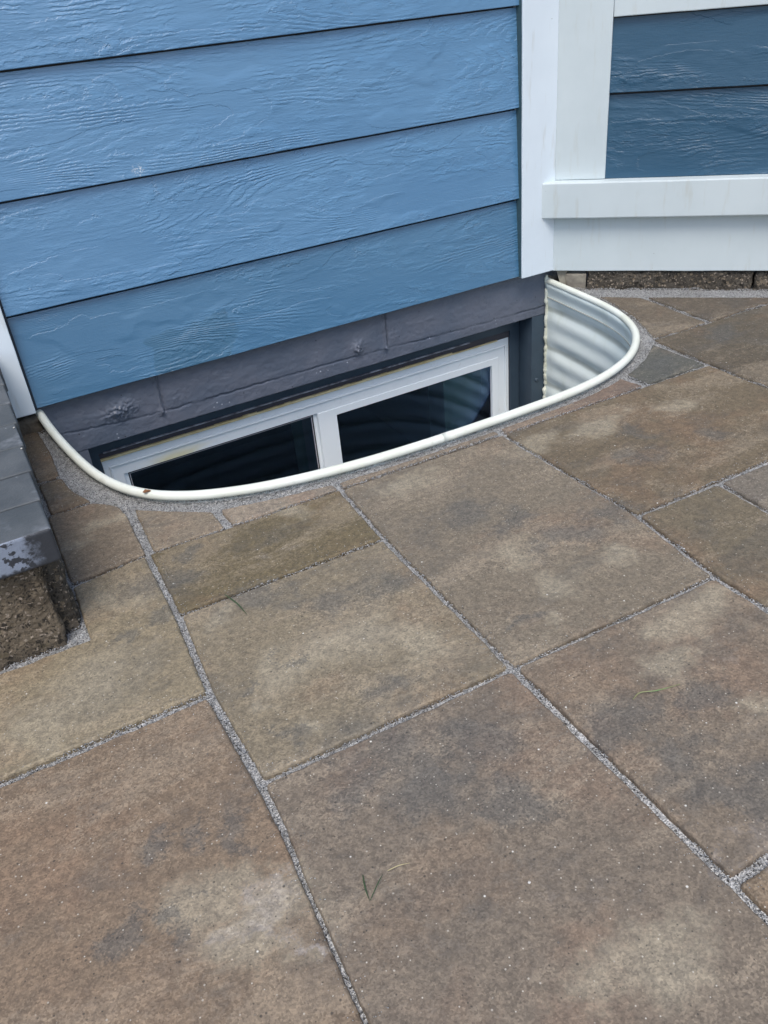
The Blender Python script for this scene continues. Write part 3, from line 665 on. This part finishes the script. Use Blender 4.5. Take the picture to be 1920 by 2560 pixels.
# ------------------------------------------------------------------ house
house = empty('house', (0, 0, 0), 'house corner with blue lap siding, white trim boards and a slate purple painted foundation', 'house')
e = 0.178
def lap(x0, x1, z0, z1, mat, T=None, y_out=0.0, name='siding_board'):
    """a clapboard: thick lower edge, leaning back to the board above; slightly wavy lower edge"""
    nx = max(2, int((x1 - x0) / .02)); V = []; F = []
    yt = y_out + .0095; th = .0085
    for i in range(nx + 1):
        x = x0 + (x1 - x0) * i / nx; wz = .0007 * fbm(x * 9, z0 * 31, 1)
        pr = [(y_out + .0006, z0 + wz), (y_out, z0 + .001 + wz), (yt, z1), (yt + th, z1), (y_out + th, z0 + wz)]
        for yy, zz in pr: V.append(T(x, yy, zz) if T else (x, yy, zz))
    for i in range(nx):
        for k in range(5): k2 = (k + 1) % 5; F.append((i * 5 + k, (i + 1) * 5 + k, (i + 1) * 5 + k2, i * 5 + k2))
    F.append((0, 1, 2, 3, 4)); F.append(tuple(nx * 5 + k for k in (4, 3, 2, 1, 0)))
    return mesh(name, V, F, mat, house)
lz = [0.0425, 0.214, 0.394, 0.576] + [0.576 + e * k for k in range(1, 9)]
for k in range(len(lz) - 1):
    lap(-1.086, -0.0085, lz[k], lz[k + 1] - .0030 - .0095 * max(0, .649 - lz[k + 1]) / 1.7, MAT['sidingA_patch'] if k == 0 else MAT['sidingA'])
TOPZ = lz[-1]
box('sheathing', -1.16, .10, .0215, .06, .045, 2.9, MAT['buck'], house)
# trim on wall A
def wavy_box(name, x0, x1, y0, y1, z0, z1, mat, T=None, bevel=.0016):
    bm = bmesh.new(); box_bm(bm, x0, x1, y0, y1, z0, z1)
    bmesh.ops.recalc_face_normals(bm, faces=bm.faces)
    bmesh.ops.bevel(bm, geom=list(bm.edges), offset=bevel, segments=2, profile=.5, affect='EDGES')
    L = max(x1 - x0, z1 - z0); ax = 0 if (x1 - x0) > (z1 - z0) else 2
    a0, a1 = (x0, x1) if ax == 0 else (z0, z1); m = int(L / .03)
    for i in range(1, m):
        c = a0 + (a1 - a0) * i / m; co = Vector((c, 0, 0)) if ax == 0 else Vector((0, 0, c)); no = Vector((1, 0, 0)) if ax == 0 else Vector((0, 0, 1))
        bmesh.ops.bisect_plane(bm, geom=bm.verts[:] + bm.edges[:] + bm.faces[:], plane_co=co, plane_no=no)
    for v in bm.verts:
        t = v.co[ax]; d = .0006 * fbm(t * 14, x0 * 7 + z0 * 5, y0)
        if ax == 0: v.co.z += d
        else: v.co.x += d
        if T: v.co = Vector(T(*v.co))
    return bm_obj(name, bm, mat, house)
wavy_box('corner_board', -0.0095, .0795, -.012, .020, .040, 2.9, MAT['trimA'])
wavy_box('corner_board', -1.175, -1.0905, -.012, .020, .0385, 2.9, MAT['trimA'])
# dark strips in the gaps either side of the siding
box('siding_end_strip', -.0098, -.0070, -.0085, .010, .0415, 2.9, simple('dark_green_strip', (.05, .10, .12), .5), house)
box('siding_end_strip', -1.0895, -1.0860, -.001, .012, .043, 2.9, simple('dark_gap_strip', (.012, .022, .035), .6), house)
# wall B, turned 45 degrees towards the camera
c45 = math.cos(-math.radians(45.2)); s45 = math.sin(-math.radians(45.2)); OX = .068
def TB(s, y, z): return (OX + c45 * s - s45 * y, s45 * s + c45 * y, z)      # y < 0 is towards the viewer
wavy_box('skirt_board', 0.004, 2.2, 0.0, .022, .0385, .162, MAT['trimB'], TB)
wavy_box('sill_board', -.0185, 2.2, -.026, .022, .1625, .2375, MAT['trimB'], TB, .0025)
wavy_box('vertical_board', 0.002, .1215, .001, .022, .238, 2.9, MAT['trimB'], TB)
wavy_box('frieze_board', .122, 2.2, .002, .022, .540, .70, MAT['trimB'], TB)
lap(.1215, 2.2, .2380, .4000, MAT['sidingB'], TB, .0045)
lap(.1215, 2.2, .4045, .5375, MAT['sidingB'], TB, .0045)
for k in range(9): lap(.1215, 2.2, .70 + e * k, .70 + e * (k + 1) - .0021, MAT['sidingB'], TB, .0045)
box('sheathing', .03, 2.2, .024, .05, .045, 2.9, MAT['buck'], house, TB)
# side wall beyond the left corner, going back from the camera
def TC(s, y, z): return (-1.175 - s * .7071 - y * -.7071 * 0 + y * .7071, s * .7071 + y * .7071, z)
wavy_box('corner_board', .0, .09, -.012, .02, .04, 2.9, MAT['trimA'], TC)
for k in range(len(lz) - 1): lap(.095, 2.0, lz[k], lz[k + 1] - .0030 - .0095 * max(0, .649 - lz[k + 1]) / 1.7, MAT['sidingA'], TC)
box('sheathing', .01, 2.0, .022, .06, -.1, 2.9, MAT['buck'], house, TC)

# foundation: the band above the window is a real relief with drips, lumps and a form line
def frel(x, z):
    h = .0010 * fbm(x * 22, z * 30, 1) + .0005 * fbm(x * 120, z * 120, 3) + .0012 * max(0, fbm(x * 14, z * 40, 7, 4) - .25)
    ln_ = -.041 - .012 * (1 / (1 + math.exp(-(x + .30) / .08))) + .016 * (1 / (1 + math.exp((x + 1.0) / .05))) + .0022 * fbm(x * 28, 3, 0) + .0016 * fbm(x * 110, 7, 0)
    d = z - ln_
    amp = max(0.15, min(1.0, .65 + .9 * fbm(x * 5, 9, 0)))
    h += amp * .0020 * (1 / (1 + math.exp(-d / .0009)))
    h -= amp * .0060 * math.exp(-(d / .0016) ** 2) * max(0, .55 + fbm(x * 16, 2, 2))
    for cx, cz, rx, rz, a in ((-.947, -.014, .032, .018, .0060), (-.926, -.006, .020, .016, .003), (-.426, -.022, .013, .014, .0060), (-.43, -.030, .006, .010, .003), (-.867, -.040, .007, .007, .0045), (-.357, -.043, .007, .006, .004), (-.335, -.018, .02, .026, .0018), (-.838, -.02, .016, .018, .0012)):
        g_ = math.exp(-(((x - cx) / rx) ** 2 + ((z - cz) / rz) ** 2) * 1.3)
        if g_ > .01: h += 1.5 * a * g_ * max(0, .45 + 1.2 * abs(fbm(x * 90, z * 90, cx * 9, 4)) + .4 * fbm(x * 230, z * 230, 1))
    for cx, a in ((-.866, .0042), (-.357, .0060)):
        dx = x - cx - .002 * fbm(z * 60, cx * 5, 0)
        h += a * math.exp(-(dx / .0022) ** 2) * (z > -.044) - a * 1.0 * math.exp(-((dx - .005) / .0022) ** 2) * (z > -.044)
    return h
NX, NZ = 620, 62; V = []; F = []
for j in range(NZ + 1):
    z = -.0725 + (.052 + .0725) * j / NZ
    for i in range(NX + 1):
        x = -1.20 + 1.30 * i / NX
        zz = z + (.0009 * fbm(x * 18, 1, 1) + .0006 * fbm(x * 70, 1, 4) if j == 0 else 0)
        V.append((x, .020 - frel(x, z), zz))
for j in range(NZ):
    for i in range(NX): F.append((j * (NX + 1) + i, j * (NX + 1) + i + 1, (j + 1) * (NX + 1) + i + 1, (j + 1) * (NX + 1) + i))
b0 = len(V)
V += [(-1.20, .20, -.0725), (.10, .20, -.0725)]
F += [(b0, b0 + 1) + tuple(range(NX, -1, -1))]
fw = mesh('foundation_wall', V, F, MAT['concrete'], house, smooth=True)
FL, FRt = -1.0215, .0445
box('foundation_side', FRt, .5, .0205, .20, -1.0, -.0728, MAT['jamb'], house)
box('foundation_side', -1.5, FL, .0205, .20, -1.0, -.0728, MAT['concrete'], house)
box('foundation_base', FL + .0005, FRt - .0005, .0205, .20, -1.0, -.62, MAT['concrete'], house)
box('foundation_side', .1005, .5, .06, .20, -.072, .05, MAT['concrete'], house)
# anchor screw head on the right side of the foundation
V = []; F = []
for r, y in ((.0, .0178), (.0035, .0172), (.005, .0186), (.0055, .0206)):
    for k in range(14): a = k / 14 * 2 * math.pi; V.append((.060 + r * math.cos(a), y, -.240 + r * math.sin(a)))
for r in range(3):
    for k in range(14): F.append((r * 14 + k, r * 14 + (k + 1) % 14, (r + 1) * 14 + (k + 1) % 14, (r + 1) * 14 + k))
mesh('anchor_bolt', V, F, MAT['jamb'], house, smooth=True)

# window
win = mesh('window', *tube([(-1.0, .14, -.60), (.016, .14, -.60)], .002, 6), MAT['vinyl'], house)
def ring(name, x0, x1, z0, z1, wl, wr, wt, wb, yf, yb, mat, sl=.0012, parent=win, jit=0):
    """mitred frame; sl = small chamfer on both front edges"""
    V = []; F = []
    prof_ = [(0, yb), (0, yf + sl), (sl, yf), (1, yf), (1, yf + sl), (1, yb)]
    corners = [(x0, z0, wl, wb, 1, 1), (x1, z0, wr, wb, -1, 1), (x1, z1, wr, wt, -1, -1), (x0, z1, wl, wt, 1, -1)]
    for cx, cz, wx_, wz_, sx, sz in corners:
        for k, (t, y) in enumerate(prof_):
            ax = 0 if k < 2 else (sl if k == 2 else (wx_ - sl if k == 3 else wx_)); az = 0 if k < 2 else (sl if k == 2 else (wz_ - sl if k == 3 else wz_))
            V.append((cx + sx * ax, y, cz + sz * az))
    for c in range(4):
        d = (c + 1) % 4
        for k in range(5): F.append((c * 6 + k, d * 6 + k, d * 6 + k + 1, c * 6 + k + 1))
    return mesh(name, V, F, mat, parent)
ZT = -.1305
ring('window_buck', FL + .001, FRt - .001, -.619, -.095, .0205, .0275, .0185, .02, .070, .16, MAT['jamb'])
box('split_line', FL + .03, -.105, .0655, .0702, -.1128, -.1106, MAT['crackline'], win)
ring('sealant_strip', -1.0005, .0165, -.619, -.1136, .001, .001, ZT * -1 - .1136 + .0005, .01, .0745, .15, MAT['buck'])
bm = bmesh.new(); 
for i in range(60):
    x0 = -1.000 + i * .0163; t = max(.0020, .0050 + .0016 * fbm(x0 * 30, 2, 2)) * (1 if i < 52 else .5)
    box_bm(bm, x0, x0 + .0163, .0700 + .0006 * fbm(x0 * 50, 3, 0), .076, ZT - .0005, ZT - .0005 + t)
bm_obj('foam_seal', bm, MAT['foam'], win)
ring('frame', -1.0, .016, -.615, ZT, .013, .010, .018, .02, .0760, .15, MAT['vinyl2'], .0015)
ring('frame_step', -.9872, .0062, -.597, ZT - .0178, .003, .003, .004, .01, .0725, .15, MAT['vinyl'], .0012)
ring('sash', -.984, .003, -.59, ZT - .0215, .022, .020, .0235, .02, .0765, .15, MAT['vinyl2'], .001)
ring('sash', -.517, -.0175, -.57, -.1755, .047, .019, .0175, .02, .0745, .15, MAT['vinyl'], .001).name = 'mullion'
ring('sash', -.9622, -.517, -.57, -.1702, .009, .008, .009, .02, .0840, .15, MAT['vinyl'], .001)
ring('gasket', -.9535, -.5248, -.555, -.1790, .003, .003, .0030, .003, .0865, .15, MAT['gasket'], .0005)
ring('spacer_bead', -.9506, -.5277, -.553, -.1819, .0016, .0016, .0016, .002, .0862, .15, MAT['bead'], .0003)
box('glass_pane', -.9491, -.5292, .0885, .0925, -.551, -.1834, MAT['glass'], win)
box('glass_pane', -.4699, -.0366, .0835, .0875, -.551, -.1932, MAT['glass'], win)
# dim room behind
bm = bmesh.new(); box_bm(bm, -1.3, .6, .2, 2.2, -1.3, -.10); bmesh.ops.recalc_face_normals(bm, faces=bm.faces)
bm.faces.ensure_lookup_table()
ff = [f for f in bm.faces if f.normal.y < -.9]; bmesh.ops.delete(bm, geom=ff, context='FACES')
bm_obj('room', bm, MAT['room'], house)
box('inner_jamb', -.036, -.018, .0885, .40, -.60, -.155, MAT['roomgreen'], house)
box('inner_jamb', -.5245, -.500, .0935, .24, -.60, -.155, MAT['roomgreen'], house)
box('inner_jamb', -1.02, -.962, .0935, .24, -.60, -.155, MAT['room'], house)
box('curtain', -.150, -.037, .125, .132, -.61, -.12, MAT['roomgreen'], house)

# ------------------------------------------------------------------ blocks under the right wall
def rough_box(name, T, x0, x1, y0, y1, z0, z1, mat, amp, seed, parent=None, step=.005, rnd_=.006, faces_y=True):
    bm = bmesh.new(); box_bm(bm, x0, x1, y0, y1, z0, z1); bmesh.ops.recalc_face_normals(bm, faces=bm.faces)
    bmesh.ops.bevel(bm, geom=list(bm.edges), offset=rnd_, segments=2, profile=.6, affect='EDGES')
    for ax, a, b in ((0, x0, x1), (1, y0, y1), (2, z0, z1)):
        m = min(90, max(1, int((b - a) / step)))
        for i in range(1, m):
            co = [0, 0, 0]; no = [0, 0, 0]; co[ax] = a + (b - a) * i / m; no[ax] = 1
            bmesh.ops.bisect_plane(bm, geom=bm.verts[:] + bm.edges[:] + bm.faces[:], plane_co=co, plane_no=no)
    bm.normal_update()
    ds = []
    for v in bm.verts:
        c = v.co; ds.append(v.normal * amp * (fbm(c.x * 28, c.y * 28 + seed, c.z * 28, 5) + .35 * fbm(c.x * 110, c.y * 110, c.z * 110 + seed, 3)))
    for v, d in zip(bm.verts, ds): v.co += d
    if T:
        for v in bm.verts: v.co = Vector(T(*v.co))
    return bm_obj(name, bm, mat, parent, smooth=True)
for s0, s1, lab, mt in ((.094, .4475, 'long dark split-face block under the white skirt board', 'split_dark'), (.4515, .85, 'next split-face block, cut off by the right edge of the picture', 'split_dark')):
    o = rough_box('concrete_block', TB, s0, s1, .006, .16, -.04, .036, MAT[mt], .0042, s0 * 9)
    tag(o, lab, 'concrete block', 'blocks under the right wall')
o = rough_box('concrete_block', TB, .046, .0905, .004, .05, -.04, .030, MAT['wedge'], .0012, 3, rnd_=.002)
tag(o, 'small pale grey cut block end between the well rim and the long dark block', 'concrete block', 'blocks under the right wall')
# leaning wedge and dirt pocket
V = [TB(.022, .012, .038), TB(.046, .010, .038), TB(.0445, .006, -.02), TB(.040, .006, -.02), TB(.024, .03, .038), TB(.050, .03, .038), TB(.050, .03, -.02), TB(.042, .03, -.02)]
o = mesh('stone_wedge', V, [(0, 3, 2, 1), (4, 5, 6, 7), (0, 1, 5, 4), (1, 2, 6, 5), (2, 3, 7, 6), (3, 0, 4, 7)], MAT['wedge'])
tag(o, 'pale leaning stone wedge beside the small cut block under the skirt board', 'stone')
o = rough_box('soil_pocket', None, .089, .16, .012, .055, -.03, .020, MAT['mud'], .006, 8, rnd_=.01); tag(o, kind='structure')

o = rough_box('soil_strip', None, -1.150, -1.089, .0005, .0195, -.03, .026, MAT['mud'], .006, 5, rnd_=.006); tag(o, kind='structure')
# ------------------------------------------------------------------ stone step on the left
step_ = empty('stone_step', (-1.5, -.35, 0), 'low step with slate grey brick tread on a rough split-face block, left edge', 'step')
ye = [-.663, -.587, -.505, -.423, -.341, -.259, -.177, -.095, -.018]
for k in range(8):
    a, b = ye[k], ye[k + 1]
    xa = -1.146 + (a + .663) * .037 + random.uniform(-.001, .001)
    bm = bmesh.new(); box_bm(bm, -1.345, xa, a + .0012, b - .0012, .1205, .165 + random.uniform(-.0006, .0006)); bmesh.ops.recalc_face_normals(bm, faces=bm.faces)
    bmesh.ops.bevel(bm, geom=list(bm.edges), offset=.0035 if k == 0 else .002, segments=3, profile=.5, affect='EDGES')
    bm_obj('tread_brick', bm, MAT['slate_front' if k == 0 else 'slate'], step_)
    if k < 8:
        bm = bmesh.new(); box_bm(bm, -1.60, -1.348, a + .0012, b - .0012, .1205, .165); bmesh.ops.recalc_face_normals(bm, faces=bm.faces)
        bmesh.ops.bevel(bm, geom=list(bm.edges), offset=.002, segments=2, profile=.5, affect='EDGES')
        bm_obj('tread_brick', bm, MAT['slate_front' if k == 0 else 'slate'], step_)
rough_box('riser_block', None, -1.40, -1.1700, -.645, -.50, -.04, .119, MAT['split'], .0036, 1, step_, rnd_=.010)
rough_box('riser_block', None, -1.64, -1.405, -.645, -.50, -.04, .119, MAT['split'], .0036, 4, step_, rnd_=.010)
rough_box('side_block', None, -1.30, -1.1480, -.622, -.335, -.04, .118, MAT['split_dark'], .0045, 2, step_, rnd_=.016)
rough_box('side_block', None, -1.30, -1.1600, -.330, -.03, -.04, .118, MAT['split_dark'], .0045, 6, step_, rnd_=.010)
box('core', -1.62, -1.19, -.49, -.03, -.03, .1195, MAT['mud'], step_)
# pink stone chip at the step's foot, and pale chips on the tread
def chip(x, y, z, r, lab, mat='pebble', grp=None):
    bm = bmesh.new(); bmesh.ops.create_icosphere(bm, subdivisions=1, radius=r)
    for v in bm.verts: v.co = Vector((v.co.x * random.uniform(.8, 1.5), v.co.y * random.uniform(.7, 1.2), v.co.z * .6)) + Vector((x, y, z))
    o = bm_obj('stone_chip', bm, MAT[mat]); tag(o, lab, 'stone chip', grp); return o
chip(-1.152, -.612, .0005, .0030, 'pinkish stone chip in the grit at the foot of the step', 'wedge')
chip(-1.142, -.435, .1665, .0016, 'white chip near the edge of the slate tread, third joint', 'pebble', 'white chips on the tread')
chip(-1.1405, -.360, .1665, .0015, 'white chip on the slate tread edge nearer the house', 'pebble', 'white chips on the tread')
chip(-1.172, -.43, .1665, .0014, 'white chip at the left edge of the slate tread', 'pebble', 'white chips on the tread')
chip(-.8975, -1.202, .0010, .0013, 'pale grit crumb on the bottom middle paver', 'pebble', 'grit crumbs on the bottom paver')
sp_ = []
for O in OUT[:len(PAV)]:
    n_ = len(O)
    for _ in range(int(n_ * 1.6)):
        i = random.randrange(n_); ctr = O.mean(0); d = ctr - O[i]; d /= np.linalg.norm(d); t = abs(random.gauss(0, .007)) + .002
        q_ = O[i] + d * t
        if in_poly([q_], O)[0]: sp_.append(q_)
sp_ = np.array(sp_)
o = grains('spilled_sand', sp_, .00025, .0008, np.full(len(sp_), .0002), MAT['sand']); tag(o, 'sparse grey sand crumbs spilled over the paver edges', 'sand', kind='stuff')
# grass clippings
def blade(name, pts, w, mat, lab, cat='grass blade', grp='grass clippings'):
    P = np.array(pts, float); P = catmull(P, 6); n = len(P); V = []; F = []
    T = np.gradient(P, axis=0); T /= np.linalg.norm(T, axis=1)[:, None]
    for i in range(n):
        s = np.array([-T[i, 1], T[i, 0], 0]); ww = w * (1 - abs(2 * i / (n - 1) - .8) ** 2 * .6)
        V += [P[i] - s * ww, P[i] + np.array([0, 0, w * .8]), P[i] + s * ww]
    for i in range(n - 1):
        F += [(3 * i, 3 * i + 1, 3 * i + 4, 3 * i + 3), (3 * i + 1, 3 * i + 2, 3 * i + 5, 3 * i + 4), (3 * i + 2, 3 * i, 3 * i + 3, 3 * i + 5)]
    o = mesh(name, V, F, MAT[mat], loc=tuple(P[0])); tag(o, lab, cat, grp)
blade('grass_blade', [(-.977, -.676, .002), (-.971, -.705, .004), (-.968, -.731, .002)], .0009, 'grass_green', 'thin dark green grass clipping on the tan banded paver')
blade('grass_blade', [(-.683, -1.094, .002), (-.672, -1.0925, .004), (-.655, -1.099, .003), (-.629, -1.105, .002)], .0008, 'grass_bright', 'bright green curved grass clipping on the right hand paver')
blade('grass_blade', [(-1.013, -1.121, .002), (-1.017, -1.133, .003), (-1.0195, -1.146, .002)], .0007, 'grass_green', 'dark green left arm of the V of clippings on the bottom paver')
blade('grass_blade', [(-1.0190, -1.146, .0035), (-1.006, -1.136, .004), (-.998, -1.1300, .003)], .0005, 'grass_green', 'dark green right arm of the V of clippings on the bottom paver')
blade('straw', [(-.993, -1.129, .002), (-.983, -1.131, .004), (-.973, -1.133, .002)], .0006, 'straw', 'short dry straw right of the V of clippings on the bottom paver', 'straw')
